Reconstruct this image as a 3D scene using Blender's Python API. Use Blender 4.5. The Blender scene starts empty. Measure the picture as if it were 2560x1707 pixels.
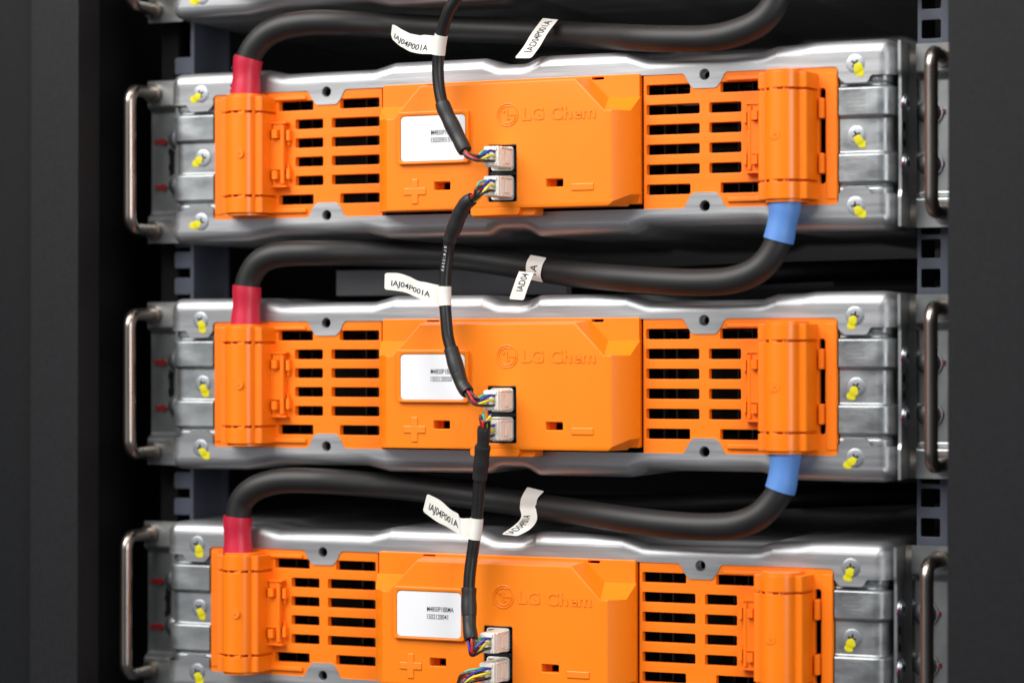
import bpy, bmesh, math, random
from mathutils import Vector, Matrix
from mathutils.geometry import tessellate_polygon
import numpy as np
random.seed(4)
S = 0.001                                     # the scene is measured in millimetres, built in metres
SC = bpy.context.scene
COL = SC.collection

# ------------------------------------------------------------------ camera
YAW, PITCH, ROLL = 0.40699644, -0.00092762, 0.0017155
CAMX, CAMZ, DIST = 2.3212544, 24.4048881, 1458.6963
F_PX = 6500.0                                 # focal length in pixels of the 2560 px photograph
def cam_axes():
    cy, sy = math.cos(YAW), math.sin(YAW); cp, sp = math.cos(PITCH), math.sin(PITCH)
    f = Vector((-sy*cp, cy*cp, -sp)); r = Vector((cy, sy, 0)); u = r.cross(f)
    c, s = math.cos(ROLL), math.sin(ROLL)
    return r*c + u*s, u*c - r*s, f
CR, CU, CF = cam_axes()
CAM = -CF*DIST + Vector((CAMX, 0, CAMZ))
cd = bpy.data.cameras.new('camera'); cam = bpy.data.objects.new('camera', cd); COL.objects.link(cam)
cam.matrix_world = Matrix(((CR.x, CU.x, -CF.x, CAM.x*S), (CR.y, CU.y, -CF.y, CAM.y*S), (CR.z, CU.z, -CF.z, CAM.z*S), (0, 0, 0, 1)))
cd.sensor_width = 36; cd.lens = F_PX/2560*36; cd.clip_start = 0.05; cd.clip_end = 50
cd.dof.use_dof = True; cd.dof.focus_distance = (DIST-10)*S; cd.dof.aperture_fstop = 4.0
SC.camera = cam

# ------------------------------------------------------------------ light: a dim room with ceiling lamps and two added fill panels
W = bpy.data.worlds.new('World'); SC.world = W; W.use_nodes = True
W.node_tree.nodes['Background'].inputs[0].default_value = (0.75, 0.80, 0.9, 1)
W.node_tree.nodes['Background'].inputs[1].default_value = 0.10
def area(name, loc, target, sx, sy, power, col=(1, 1, 1)):
    l = bpy.data.lights.new(name, 'AREA'); l.shape = 'RECTANGLE'; l.size = sx*S; l.size_y = sy*S; l.energy = power; l.color = col
    o = bpy.data.objects.new(name, l); COL.objects.link(o)
    o.location = Vector(loc)*S
    o.rotation_euler = (Vector(target)-Vector(loc)).to_track_quat('-Z', 'Y').to_euler()
    return o
area('ceiling_lamp', (-800, -1500, 1500), (0, 0, 0), 2000, 1500, 80, (1.0, 0.98, 0.95))
area('ceiling_lamp', (300, -900, 2000), (0, 0, 0), 2400, 600, 17, (1.0, 0.98, 0.95))
area('added_fill_panel', (-1950, -2900, 250), (0, 0, 0), 1900, 2200, 7, (0.97, 0.98, 1.0))  # added soft panel, gives the front steel faces something bright to reflect
area('added_fill_panel', (1900, -1500, 500), (0, 0, 0), 900, 1500, 27, (0.97, 0.98, 1.0))  # added fill from the right, brightens right-facing sides, plugs and handles
SC.view_settings.view_transform = 'Standard'; SC.view_settings.look = 'None'
SC.view_settings.exposure = 0; SC.view_settings.gamma = 1; SC.view_settings.use_curve_mapping = False
SC.render.engine = 'CYCLES'

# ------------------------------------------------------------------ materials
def mat(name, base, rough=0.5, metal=0.0, noise=None, bump=0.0, bscale=400, coat=0.0, spec=0.5, stretch=(1, 1, 1), rvar=0.0, sss=0.0, detail=6):
    m = bpy.data.materials.new(name); m.use_nodes = True
    nt = m.node_tree; b = nt.nodes['Principled BSDF']
    b.inputs['Base Color'].default_value = (*base, 1); b.inputs['Roughness'].default_value = rough
    b.inputs['Metallic'].default_value = metal; b.inputs['Specular IOR Level'].default_value = spec
    b.inputs['Coat Weight'].default_value = coat
    if sss: b.inputs['Subsurface Weight'].default_value = sss; b.inputs['Subsurface Scale'].default_value = 0.002
    tc = nt.nodes.new('ShaderNodeTexCoord'); mp = nt.nodes.new('ShaderNodeMapping'); mp.inputs['Scale'].default_value = stretch
    nt.links.new(tc.outputs['Object'], mp.inputs[0])
    if noise:
        n = nt.nodes.new('ShaderNodeTexNoise'); n.inputs['Scale'].default_value = noise[0]; n.inputs['Detail'].default_value = detail
        r = nt.nodes.new('ShaderNodeValToRGB')
        r.color_ramp.elements[0].position = 0.3; r.color_ramp.elements[1].position = 0.7
        r.color_ramp.elements[0].color = (*[c*noise[1] for c in base], 1); r.color_ramp.elements[1].color = (*[min(1, c*noise[2]) for c in base], 1)
        nt.links.new(mp.outputs[0], n.inputs['Vector']); nt.links.new(n.outputs['Fac'], r.inputs[0]); nt.links.new(r.outputs[0], b.inputs['Base Color'])
        if rvar:
            mr = nt.nodes.new('ShaderNodeMapRange'); mr.inputs['To Min'].default_value = rough-rvar; mr.inputs['To Max'].default_value = rough+rvar
            mr.inputs['From Min'].default_value = .3; mr.inputs['From Max'].default_value = .7
            nt.links.new(n.outputs['Fac'], mr.inputs['Value']); nt.links.new(mr.outputs[0], b.inputs['Roughness'])
    if bump:
        n2 = nt.nodes.new('ShaderNodeTexNoise'); n2.inputs['Scale'].default_value = bscale; n2.inputs['Detail'].default_value = 3
        bp = nt.nodes.new('ShaderNodeBump'); bp.inputs['Strength'].default_value = bump; bp.inputs['Distance'].default_value = 0.0005
        nt.links.new(mp.outputs[0], n2.inputs['Vector']); nt.links.new(n2.outputs['Fac'], bp.inputs['Height']); nt.links.new(bp.outputs[0], b.inputs['Normal'])
    return m
M = {}
M['steel'] = mat('galvanised_steel', (0.45, 0.457, 0.47), 0.44, 0.82, (55, 0.74, 1.14), 0.16, 150, stretch=(0.22, 1, 2.6), rvar=0.10)
M['steel2'] = mat('pressed_steel', (0.40, 0.42, 0.43), 0.38, 0.85, (60, 0.70, 1.15), 0.14, 160, stretch=(1, 1, 1.8), rvar=0.10)
M['ear'] = mat('zinc_plate', (0.43, 0.45, 0.45), 0.34, 0.85, (40, 0.85, 1.1), 0.06, 160, rvar=0.06)
M['screw'] = mat('plated_screw', (0.46, 0.48, 0.51), 0.42, 1.0, (200, 0.85, 1.1))
M['recess'] = mat('screw_recess', (0.015, 0.02, 0.015), 0.6, spec=.2)  # near-black colour stands in for shade inside recesses that are not cut
M['handle'] = mat('brushed_handle', (0.40, 0.35, 0.31), 0.30, 1.0, (60, 0.85, 1.1), 0.08, 300, stretch=(1, 1, 0.2), rvar=.06)
M['orange'] = mat('orange_plastic', (0.93, 0.202, 0.004), 0.42, 0.0, (18, 0.93, 1.04), 0.14, 1500, spec=0.35, rvar=0.06)
M['orangef'] = mat('front_cover_plastic', (0.94, 0.222, 0.005), 0.40, 0.0, (14, 0.93, 1.04), 0.12, 1500, spec=0.35, rvar=0.06, stretch=(1, 1, .5))
M['orange2'] = mat('satin_orange_plastic', (0.93, 0.202, 0.004), 0.30, 0.0, (22, 0.94, 1.04), 0.04, 1200, spec=0.5)
M['emboss'] = mat('embossed_orange_plastic', (0.94, 0.222, 0.005), 0.30, 0.0, spec=0.6)
M['black'] = mat('black_plastic', (0.008, 0.008, 0.009), 0.5)
M['void'] = mat('black_interior', (0.006, 0.006, 0.006), 0.8, spec=0.2)
M['cell'] = mat('cell_grille', (0.009, 0.009, 0.009), 0.45)
M['rubber'] = mat('black_rubber', (0.0105, 0.0105, 0.0105), 0.50, 0.0, (40, 0.8, 1.2), 0.05, 900, spec=0.5)
M['jacket'] = mat('black_jacket', (0.010, 0.010, 0.010), 0.40, spec=0.45)
M['shrink'] = mat('heat_shrink', (0.019, 0.019, 0.020), 0.46, 0.0, None, 0.15, 350, spec=0.45)
M['red'] = mat('red_sleeve', (0.53, 0.012, 0.042), 0.42, 0.0, (60, 0.85, 1.1), 0.12, 260)
M['blue'] = mat('blue_sleeve', (0.10, 0.245, 0.60), 0.48, 0.0, (60, 0.93, 1.06), 0.06, 260)
M['paper'] = mat('white_paper', (0.80, 0.78, 0.72), 0.45, 0.0, (70, 0.95, 1.03))
M['label'] = mat('white_label', (0.80, 0.81, 0.84), 0.42)
M['ink'] = mat('black_ink', (0.02, 0.02, 0.03), 0.6)
M['smudge'] = mat('black_scuff', (0.30, 0.30, 0.31), 0.45, 0.85)
M['cream'] = mat('cream_nylon', (0.88, 0.87, 0.80), 0.35)
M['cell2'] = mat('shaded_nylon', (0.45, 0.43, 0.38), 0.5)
M['cellgrey'] = mat('dim_grey_steel', (0.16, 0.16, 0.17), 0.5, 0.2)
M['yellowpaint'] = mat('yellow_paint', (0.66, 0.60, 0.01), 0.4)
M['redpaint'] = mat('red_paint', (0.24, 0.01, 0.01), 0.4)
M['magenta'] = mat('magenta_paint', (0.30, 0.01, 0.13), 0.4)
M['post'] = mat('powder_coated_black', (0.013, 0.013, 0.0145), 0.5, 0.0, (500, 0.85, 1.15), 0.3, 1600, spec=0.18)
M['post2'] = mat('dark_side_panel', (0.008, 0.0085, 0.0095), 0.55, 0.0, (500, 0.85, 1.15), 0.3, 1600, spec=0.15)
M['rail'] = mat('blue_grey_rail', (0.085, 0.095, 0.125), 0.42, 0.2, (50, 0.9, 1.1), 0.1, 700)
M['backp'] = mat('dark_back_panel', (0.008, 0.008, 0.009), 0.6, 0.2, (20, 0.8, 1.2))
for nme, c in dict(w_blue=(0.03, 0.03, 0.32), w_yellow=(0.72, 0.60, 0.02), w_green=(0.06, 0.42, 0.30), w_black=(0.02, 0.015, 0.015), w_red=(0.5, 0.02, 0.02), w_brown=(0.05, 0.02, 0.015), w_white=(0.6, 0.6, 0.6)).items():
    M[nme] = mat('wire_'+nme[2:], c, 0.35)

# ------------------------------------------------------------------ mesh helpers (mm; x right, d toward the viewer, z up)
def V3(x, d, z): return Vector((x, -d, z))
class MB:
    def __init__(s): s.v = []; s.f = []; s.m = []; s.cur = 0
    def add(s, vs, fs):
        o = len(s.v); s.v += [Vector(v) for v in vs]
        for f in fs: s.f.append([i+o for i in f]); s.m.append(s.cur)
    def box(s, x0, x1, d0, d1, z0, z1):
        if x0 > x1: x0, x1 = x1, x0
        vs = [V3(x, d, z) for x in (x0, x1) for d in (d0, d1) for z in (z0, z1)]
        s.add(vs, [(0, 1, 3, 2), (4, 6, 7, 5), (0, 4, 5, 1), (2, 3, 7, 6), (0, 2, 6, 4), (1, 5, 7, 3)])
    def loft(s, loops, closed=True):
        n = len(loops[0]); o = len(s.v)
        for L in loops: s.v += [Vector(v) for v in L]
        for k in range(len(loops)-1):
            for i in range(n if closed else n-1):
                j = (i+1) % n
                s.f.append([o+k*n+i, o+k*n+j, o+(k+1)*n+j, o+(k+1)*n+i]); s.m.append(s.cur)
    def fill(s, loops):
        tri = tessellate_polygon([[Vector((p[0], p[2], 0)) for p in L] for L in loops])
        s.add([p for L in loops for p in L], tri)
    def tube(s, pts, rad, n=14, caps=True):
        pts = [Vector(p) for p in pts]; rads = rad if isinstance(rad, (list, tuple)) else [rad]*len(pts)
        t0 = (pts[1]-pts[0]).normalized(); u = t0.orthogonal().normalized(); loops = []
        for i, p in enumerate(pts):
            t = (pts[min(i+1, len(pts)-1)]-pts[max(i-1, 0)]).normalized()
            u = (u-t*u.dot(t)).normalized(); w = t.cross(u)
            loops.append([p+(u*math.cos(a)+w*math.sin(a))*rads[i] for a in (2*math.pi*k/n for k in range(n))])
        s.loft(loops)
        if caps: s.add(loops[0], [list(range(n))[::-1]]); s.add(loops[-1], [list(range(n))])
    def cyl(s, c, axis, r, h, n=24, dome=0.0):
        """c = centre of the base, axis unit vector"""
        a = Vector(axis).normalized(); u = a.orthogonal().normalized(); w = a.cross(u); c = Vector(c)
        ring = lambda rr, hh: [c+a*hh+(u*math.cos(t)+w*math.sin(t))*rr for t in (2*math.pi*k/n for k in range(n))]
        L = [ring(r, 0), ring(r, h)]
        if dome: L += [ring(r*math.cos(q), h+dome*math.sin(q)) for q in (.35, .7, 1.05, 1.35)]
        s.loft(L); s.add(L[-1], [list(range(n))]); s.add(L[0], [list(range(n))[::-1]])
def area_normals(me, cthr):
    """corner normals averaged by face area over neighbours within the angle, so large flat faces stay flat"""
    me.shade_smooth(); nf = len(me.polygons)
    fn = [p.normal.copy() for p in me.polygons]; fa = [max(p.area, 1e-14) for p in me.polygons]
    vf = [[] for _ in me.vertices]
    for p in me.polygons:
        for v in p.vertices: vf[v].append(p.index)
    out = [None]*len(me.loops)
    for p in me.polygons:
        n0 = fn[p.index]
        for li in p.loop_indices:
            n = Vector((0, 0, 0))
            for g in vf[me.loops[li].vertex_index]:
                if fn[g].dot(n0) > cthr: n += fn[g]*fa[g]
            out[li] = n.normalized() if n.length > 0 else n0
    me.normals_split_custom_set(out)
def mesh_of(name, mb, mats, smooth=35, bevel=0.0, merge=True):
    bm = bmesh.new()
    vs = [bm.verts.new(v*S) for v in mb.v]
    for f, mi in zip(mb.f, mb.m):
        if len(set(f)) < 3: continue
        try:
            fc = bm.faces.new([vs[i] for i in f]); fc.material_index = mi
        except ValueError: pass
    if merge: bmesh.ops.remove_doubles(bm, verts=bm.verts, dist=1e-6)
    bmesh.ops.recalc_face_normals(bm, faces=bm.faces)
    if bevel:
        es = [e for e in bm.edges if len(e.link_faces) == 2 and e.calc_face_angle(0) > math.radians(28)]
        bmesh.ops.bevel(bm, geom=es, offset=bevel*S, segments=2, profile=0.6, affect='EDGES', clamp_overlap=True)
    me = bpy.data.meshes.new(name); bm.to_mesh(me); bm.free()
    for m in (mats if isinstance(mats, (list, tuple)) else [mats]): me.materials.append(m)
    if smooth:
        area_normals(me, math.cos(math.radians(smooth)))
    return me
def ob(name, me, parent=None, label=None):
    o = bpy.data.objects.new(name, me); COL.objects.link(o)
    if parent: o.parent = parent
    if label: o['label'] = label
    return o
def thing(name, label, cat, group=None, loc=(0, 0, 0), rot=0):
    o = bpy.data.objects.new(name, None); COL.objects.link(o); o.empty_display_size = 0.02
    o.location = Vector(loc)*S; o.rotation_euler = (0, rot, 0)
    o['label'] = label; o['category'] = cat
    if group: o['group'] = group
    return o
def build(name, mb, mats, parent=None, label=None, **k): return ob(name, mesh_of(name, mb, mats, **k), parent, label)

def fillet(poly, r, closed=True, n=5):
    """poly [(x,z)] with radius r (or list) -> rounded list"""
    out = []; N = len(poly)
    for i, p in enumerate(poly):
        rr = r[i] if isinstance(r, (list, tuple)) else r
        if (not closed and i in (0, N-1)) or rr <= 0: out.append(tuple(p)); continue
        p = Vector(p); a = Vector(poly[i-1]); b = Vector(poly[(i+1) % N])
        da = (a-p); db = (b-p); la, lb = da.length, db.length; da.normalize(); db.normalize()
        ang = da.angle(db)
        if ang > 3.13: out.append(tuple(p)); continue
        t = min(rr/math.tan(ang/2), la*.48, lb*.48); rr = t*math.tan(ang/2)
        A = p+da*t; B = p+db*t; c = p+(da+db).normalized()*(rr/math.sin(ang/2))
        a0 = math.atan2((A-c).y, (A-c).x); a1 = math.atan2((B-c).y, (B-c).x); dd = a1-a0
        while dd > math.pi: dd -= 2*math.pi
        while dd < -math.pi: dd += 2*math.pi
        out += [(c.x+rr*math.cos(a0+dd*k/n), c.y+rr*math.sin(a0+dd*k/n)) for k in range(n+1)]
    return out
def circ(x, z, r, n=24): return [(x+r*math.cos(2*math.pi*k/n), z+r*math.sin(2*math.pi*k/n)) for k in range(n)]
def rrect(x0, x1, z0, z1, r=1.0): return fillet([(x0, z0), (x1, z0), (x1, z1), (x0, z1)], r, n=4)
def area2(p): return sum(p[i-1][0]*p[i][1]-p[i][0]*p[i-1][1] for i in range(len(p)))
def normals(p, closed=True):
    N = len(p); out = []; sg = 1 if (not closed or area2(p) > 0) else -1
    for i in range(N):
        a = Vector(p[i-1] if (closed or i > 0) else p[i]); b = Vector(p[(i+1) % N] if (closed or i < N-1) else p[i]); q = Vector(p[i])
        n = Vector((0, 0))
        for e in ((q-a), (b-q)):
            if e.length > 1e-9: e.normalize(); n += Vector((e.y, -e.x))
        n.normalize(); 
        e = (b-q) if (b-q).length > 1e-9 else (q-a); e.normalize()
        c = max(0.5, n.dot(Vector((e.y, -e.x))))
        out.append(n*sg/c)
    return out
def inset(p, t): return [(a[0]-n.x*t, a[1]-n.y*t) for a, n in zip(p, normals(p))]
def plate(mb, outer, holes, d1, d0, bev=0.5, back=False):
    """flat plate, front at d1, back at d0, with rounded front edges"""
    loops = []
    for k, p in enumerate([outer]+holes):
        s = 1 if k == 0 else -1
        q = inset(p, s*bev) if bev else p; q2 = inset(p, s*bev*.3) if bev else p
        L0 = [V3(a, d1, b) for a, b in q]; loops.append(L0)
        L = [L0]
        if bev: L += [[V3(a, d1-bev*.3, b) for a, b in q2], [V3(a, d1-bev, b) for a, b in p]]
        L.append([V3(a, d0, b) for a, b in p]); mb.loft(L)
    mb.fill(loops)
    if back: mb.fill([[V3(a, d0, b) for a, b in p] for p in [outer]+holes])
def text_mesh(txt, height, width=None, extrude=0.0, offset=0.0, spacing=1.0):
    """writing as vertices (x, y) in mm with faces; caps height = height"""
    cu = bpy.data.curves.new('writing', 'FONT'); cu.body = txt; cu.size = 1; cu.offset = offset; cu.space_character = spacing; cu.resolution_u = 3
    cu.extrude = 0
    o = bpy.data.objects.new('writing', cu); COL.objects.link(o); dg = bpy.context.evaluated_depsgraph_get()
    me = bpy.data.meshes.new_from_object(o.evaluated_get(dg))
    vs = [v.co.copy() for v in me.vertices]; fs = [list(p.vertices) for p in me.polygons]
    bpy.data.objects.remove(o); bpy.data.curves.remove(cu); bpy.data.meshes.remove(me)
    x0 = min(v.x for v in vs); x1 = max(v.x for v in vs); y0 = min(v.y for v in vs); y1 = max(v.y for v in vs)
    sy = height/(y1-y0); sx = (width/(x1-x0)) if width else sy
    return [((v.x-x0)*sx, (v.y-y0)*sy) for v in vs], fs
def write(mb, txt, x, z, height, width, d, extrude=0.0, offset=0.0):
    vs, fs = text_mesh(txt, height, width, offset=offset)
    mb.add([V3(x+a, d+extrude, z+b) for a, b in vs], fs)
    if extrude:
        cnt = {}
        for f in fs:
            for i in range(len(f)):
                e = (f[i], f[(i+1) % len(f)]); cnt[e] = 1
        for a, b in [e for e in cnt if (e[1], e[0]) not in cnt]:
            mb.add([V3(x+vs[a][0], d+extrude, z+vs[a][1]), V3(x+vs[b][0], d+extrude, z+vs[b][1]), V3(x+vs[b][0], d, z+vs[b][1]), V3(x+vs[a][0], d, z+vs[a][1])], [(0, 1, 2, 3)])
def mirror(mb):
    for v in mb.v: v.x = -v.x
    return mb
def sm(a, b, x):
    t = max(0, min(1, (x-a)/(b-a))); return t*t*(3-2*t)

# ------------------------------------------------------------------ meshes of the battery module, built once and shared
G = {}
# --- metal casing
def casing():
    mb = MB()
    tops = [(-222, 31.5), (-222, 50.5), (-156, 50.5), (-145, 47.7), (-86, 47.7), (-73, 51.0), (-16, 51.0), (-6, 46.9), (8, 46.9), (17, 50.7), (71, 50.7), (84, 46.5), (147, 46.7), (155, 49.6), (170, 49.9), (177, 50.8), (222, 50.8), (222, 31.5)]
    bots = [(222, -31.5), (222, -50.6), (177, -50.6), (156, -50.1), (147, -46.5), (82, -46.5), (72, -50.5), (16, -50.5), (8, -46.2), (-6.5, -46.2), (-13, -49.8), (-77, -49.8), (-91, -46.7), (-149, -46.8), (-169, -50.2), (-222, -50.4), (-222, -31.5)]
    def inner(s):                                 # lower edge of the top rail, left to right; s flips it for the bottom rail
        h = []
        for cx in (-115.5, 115.5):
            h += [(cx-11.8, 36.7), (cx-9.3, 31.5), (cx-6.5, 28.3), (cx+6.5, 28.3), (cx+9.3, 31.5), (cx+11.8, 36.7)]
        p = [(-211, 31.5), (-208.5, 31.5), (-206.5, 27.6), (-194, 27.6), (-190.6, 31), (-190.6, 36.7)]+h+[(190.6, 36.7), (190.6, 31), (194, 27.6), (206.5, 27.6), (208.5, 31.5), (211, 31.5)]
        return [(x, z*s) for x, z in fillet(p, 2.6, closed=False, n=4)]
    for path, s in ((tops, 1), (bots, -1)):
        o = fillet(path, [8 if abs(x) > 215 else 9 for x, _ in path], closed=False, n=6)
        o2 = []                                   # subdivide long runs a little
        for a, b in zip(o, o[1:]): o2 += [a]
        o = o2+[o[-1]]
        nn = normals(o, closed=False)
        if s == 1: nn = [-n for n in nn]
        else: nn = [-n for n in nn]
        # outward = away from the middle
        nn = [n if (n.x*a[0]*0.02+n.y*a[1]) > 0 or abs(n.x) > .9 and n.x*a[0] > 0 else -n for n, a in zip(nn, o)]
        nn = [n.normalized() for n in nn]
        loops = []
        for q in range(0, 8):
            th = q/7*math.pi/2
            L = []
            for a, n in zip(o, nn):
                r = 6.6+3.1*n.x*n.x
                L.append(V3(a[0]-n.x*r*(1-math.sin(th)), -r*(1-math.cos(th)), a[1]-n.y*r*(1-math.sin(th))))
            loops.append(L)
        face_out = loops[0]
        loops.append([V3(a[0], -300, a[1]) for a in o])
        mb.loft(loops, closed=False)
        inn = inner(s)
        if s == 1: poly = list(face_out)+[V3(x, 0, z) for x, z in reversed(inn)]
        else: poly = list(face_out)+[V3(x, 0, z) for x, z in inn]
        holes = [[V3(x, 0, z) for x, z in circ(cx, 35.7*s, 3.1)] for cx in (-115.5, 115.5)]
        mb.fill([poly]+holes)
        mb.loft([[V3(x, 0, z) for x, z in inn], [V3(x, -1.6, z) for x, z in inn]], closed=False)
        for cx in (-115.5, 115.5):                # threaded inserts
            mb.loft([[V3(x, d, z) for x, z in circ(cx, 35.7*s, r)] for r, d in ((3.1, 0), (2.75, -.5), (2.6, -1), (2.75, -1.5), (2.55, -2), (2.7, -2.5), (2.5, -3), (2.6, -9))])
            mb.cur = 1; mb.cyl(V3(cx, -9, 35.7*s), (0, -1, 0), 2.6, .2); mb.cur = 0
    return mb
G['casing'] = mesh_of('metal_casing', casing(), [M['steel'], M['void']], smooth=50)
def end_cap(sg):
    mb = MB(); cols = []
    x = 190.8
    while x < 212: cols.append((x, 0.0, 0.0, 1.0)); x += 1.3
    R_ = 9.4
    for k in range(0, 9):
        a = k/8*math.pi/2; cols.append((212+R_*math.sin(a), -R_*(1-math.cos(a)), math.sin(a), math.cos(a)))
    cols.append((221.4, -60, 1, 0)); cols.append((221.4, -300, 1, 0))
    zs = [-46+i*0.45 for i in range(206)]
    def depth(z, x):
        a = abs(z); rib = sm(8.8, 10.6, a)*(1-sm(24.8, 26.6, a))
        base = 2.6-rib*2.1
        base += 1.6*math.exp(-((a-26.9)/0.9)**2)*.6
        return base
    loops = []
    for z in zs:
        L = []
        for (cx, cdp, nx, nd) in cols:
            t = depth(z, cx)
            L.append(V3(sg*(cx-nx*t), cdp-nd*t, z))
        loops.append(L)
    mb.loft(loops, closed=False)
    return mb
G['endL'] = mesh_of('end_plate', end_cap(-1), M['steel2'], smooth=60)
G['endR'] = mesh_of('end_plate', end_cap(1), M['steel2'], smooth=60)
# --- things you see through the vents
def innards():
    mb = MB(); mb.box(-188, 188, -40, -22, -44, 44); mb.cur = 1
    for x in [s*k for s in (-1, 1) for k in (88, 95.5, 131, 139)]: mb.box(x-.5, x+.5, -22, -12, -40, 40)
    for z in (-30, -22.5, -10, 1, 12, 21, 30): mb.box(82, 150, -20, -16, z-.5, z+.6)
    for z in (-30, -10, 12, 30): mb.box(-150, -82, -21, -18, z-.5, z+.6)
    mb.cur = 0
    mb.box(-190.4, -188, -40, -4, -40, 40); mb.box(188, 190.4, -40, -4, -40, 40)
    mb.box(-186, 186, -22, -3.5, 40, 44); mb.box(-186, 186, -22, -3.5, -44, -40)
    return mb
G['inner'] = mesh_of('cell_tray', innards(), [M['void'], M['cell']], smooth=0)
# --- orange vent panels (right one; the left one is its half-turn/mirror)
def vent_panel(sg):
    mb = MB()
    out = fillet([(79.9, -37.6), (110.5, -37.6), (110.5, -31.5), (120.5, -31.5), (120.5, -37.6), (190, -37.6), (190, 37.6), (120.5, 37.6), (120.5, 31.5), (110.5, 31.5), (110.5, 37.6), (79.9, 37.6)], .8, n=3)
    H = []
    rows = [28.4, 17.5, 6.6, -4.3, -15.3, -26.2]
    for i, zt in enumerate(rows):
        z0, z1 = zt-2.8, zt+2.8
        if i in (0, 5):
            z0 += 0; H.append(rrect(81.7, 107.0, z0, z1, .9)); H.append(rrect(124.4, 147.0, z0, z1, .6))
        else:
            H.append(rrect(81.7, 112.4, z0, z1, .9)); H.append(rrect(118.0, 136.2, z0, z1, .9))
    H.append(rrect(179.8, 183.4, -25.5, 25.5, 1.6))
    plate(mb, out, H, -0.6, -5.0, .35)
    # raised ledges along the edges and latch tabs on the outer side
    for z0, z1 in ((31.6, 33.8), (-34.0, -31.4)):
        plate(mb, rrect(128.5, 152, z0, z1, .4), [], 0.9, -0.6, .5)
    plate(mb, rrect(184.0, 189.6, -33.8, 33.6, .5), [], -0.1, -0.6, .3)
    for s in (1, -1):
        plate(mb, rrect(180.4, 183.2, *sorted((9.2*s, 20.2*s)), .8), [], 2.2, -4, .5)
        # hinge knuckles on the vent side
        z = lambda a, b: sorted((a*s, b*s))
        a, b = z(18.0, 19.0); mb.box(139.6, 150.0, -0.6, 4.6, a, b)
        a, b = z(14.5, 18.0); mb.box(142.3, 148.6, -0.6, 3.8, a, b)
        a, b = z(8.2, 14.2); mb.box(138.2, 140.3, -0.6, 3.0, a, b)
        a, b = z(5.5, 8.2); mb.box(139.2, 140.2, -0.6, 1.6, a, b)
        a, b = z(9.4, 14.4); mb.box(144.4, 147.6, -0.6, 7.2, a, b)
    mb.box(141.6, 149.8, -0.6, 4.6, -8.8, 8.8)
    mb.tube([V3(142.6, 3.4, -17), V3(142.6, 3.4, 17)], 1.5, 10)
    if sg < 0: mirror(mb)
    return mb
G['ventR'] = mesh_of('vent_panel', vent_panel(1), M['orange'], smooth=40)
G['ventL'] = mesh_of('vent_panel', vent_panel(-1), M['orange'], smooth=40)
# --- terminal cover: an arched box with end pieces and a lid
def tprofile(k=0.0):
    """half cross-section [(x,d)] going from the inner base over the arch to the outer base; k shrinks it"""
    p = [(-15.2+k, -0.6), (-14.7+k, 3), (-13.6+k, 13.4-k), (-12.9+k, 14.2-k)]
    p += [(-9.6+k, 14.4-k)]
    for i in range(1, 12):
        a = math.pi-math.pi*i/12; p.append(((9.3-k)*math.cos(a), 14.4-k+6.2*math.sin(a)))
    p += [(9.6-k, 14.4-k), (12.9-k, 14.2-k), (13.6-k, 13.4-k), (14.7-k, 3), (15.2-k, -0.6)]
    return p
TX = 164.0
def seg(mb, z0, z1, k=0.0, e=.3, caps=True):
    zs = [z0, z0+.001, z1-.001, z1] if not e else [z0, z0+e*.3, z0+e, z1-e, z1-e*.3, z1]
    ks = [k]*4 if not e else [k+e, k+e*.3, k, k, k+e*.3, k+e]
    loops = [[V3(TX+x, d, z) for x, d in tprofile(q)] for z, q in zip(zs, ks)]
    mb.loft(loops, closed=False)
    n = len(loops[0])
    if caps: mb.add(loops[0], [list(range(n))]); mb.add(loops[-1], [list(range(n))[::-1]])
def cover_body(sg):
    mb = MB()
    seg(mb, 25.0, 33.4); seg(mb, -34.0, -25.0)
    seg(mb, -26, 26, 3.2, 0)                      # the sleeve seen through the slits
    for zc in (24.35, -24.35):                    # little bridges across the slit
        for xa, xb in ((-9.4, -8.2), (-5.4, -1.2), (2.2, 3.0)):
            zz = 14.4+6.2*math.sqrt(max(0, 1-((xa+xb)/2/9.3)**2))
            mb.box(TX+xa, TX+xb, zz-3, zz-.5, zc-.8, zc+.8)
    # collars where the cable goes in
    for z0, z1 in ((33.3, 35.0), (-35.6, -33.9)):
        L = []
        for zq, kk in ((z0, 0), (z1-.3, 0), (z1, .3)):
            L.append([V3(TX+(10.2-kk)*math.cos(a), 10.0+(9.3-kk)*math.sin(a), zq) for a in (math.pi*i/16 for i in range(17))]+[V3(TX-10.2+kk, -.6, zq), V3(TX+10.2-kk, -.6, zq)])
        mb.loft(L)
        Li = [V3(TX+8.6*math.cos(a), 9.6+8.2*math.sin(a), z1 if z1 > 0 else z0) for a in (math.pi*i/16 for i in range(17))]
        n = 17
        mb.add(L[2 if z1 > 0 else 2], [list(range(len(L[2])))])
        mb.add(L[0], [list(range(len(L[0])))])
    if sg < 0: mirror(mb)
    return mb
def cover_lid(sg):
    mb = MB(); seg(mb, -23.7, 23.7)
    for s in (1,):                                # moulding mark
        mb.cyl(V3(TX-2.2, 19.6, .3), (0, -1, 0), 3.0, 1.2, 20); mb.cyl(V3(TX-2.2, 20.7, .3), (0, -1, 0), .7, .5, 10)
    if sg < 0: mirror(mb)
    return mb
for sg, t in ((1, 'R'), (-1, 'L')):
    G['tb'+t] = mesh_of('terminal_cover', cover_body(sg), M['orange2'], smooth=32)
    G['tl'+t] = mesh_of('lid', cover_lid(sg), M['orange2'], smooth=32)
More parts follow.
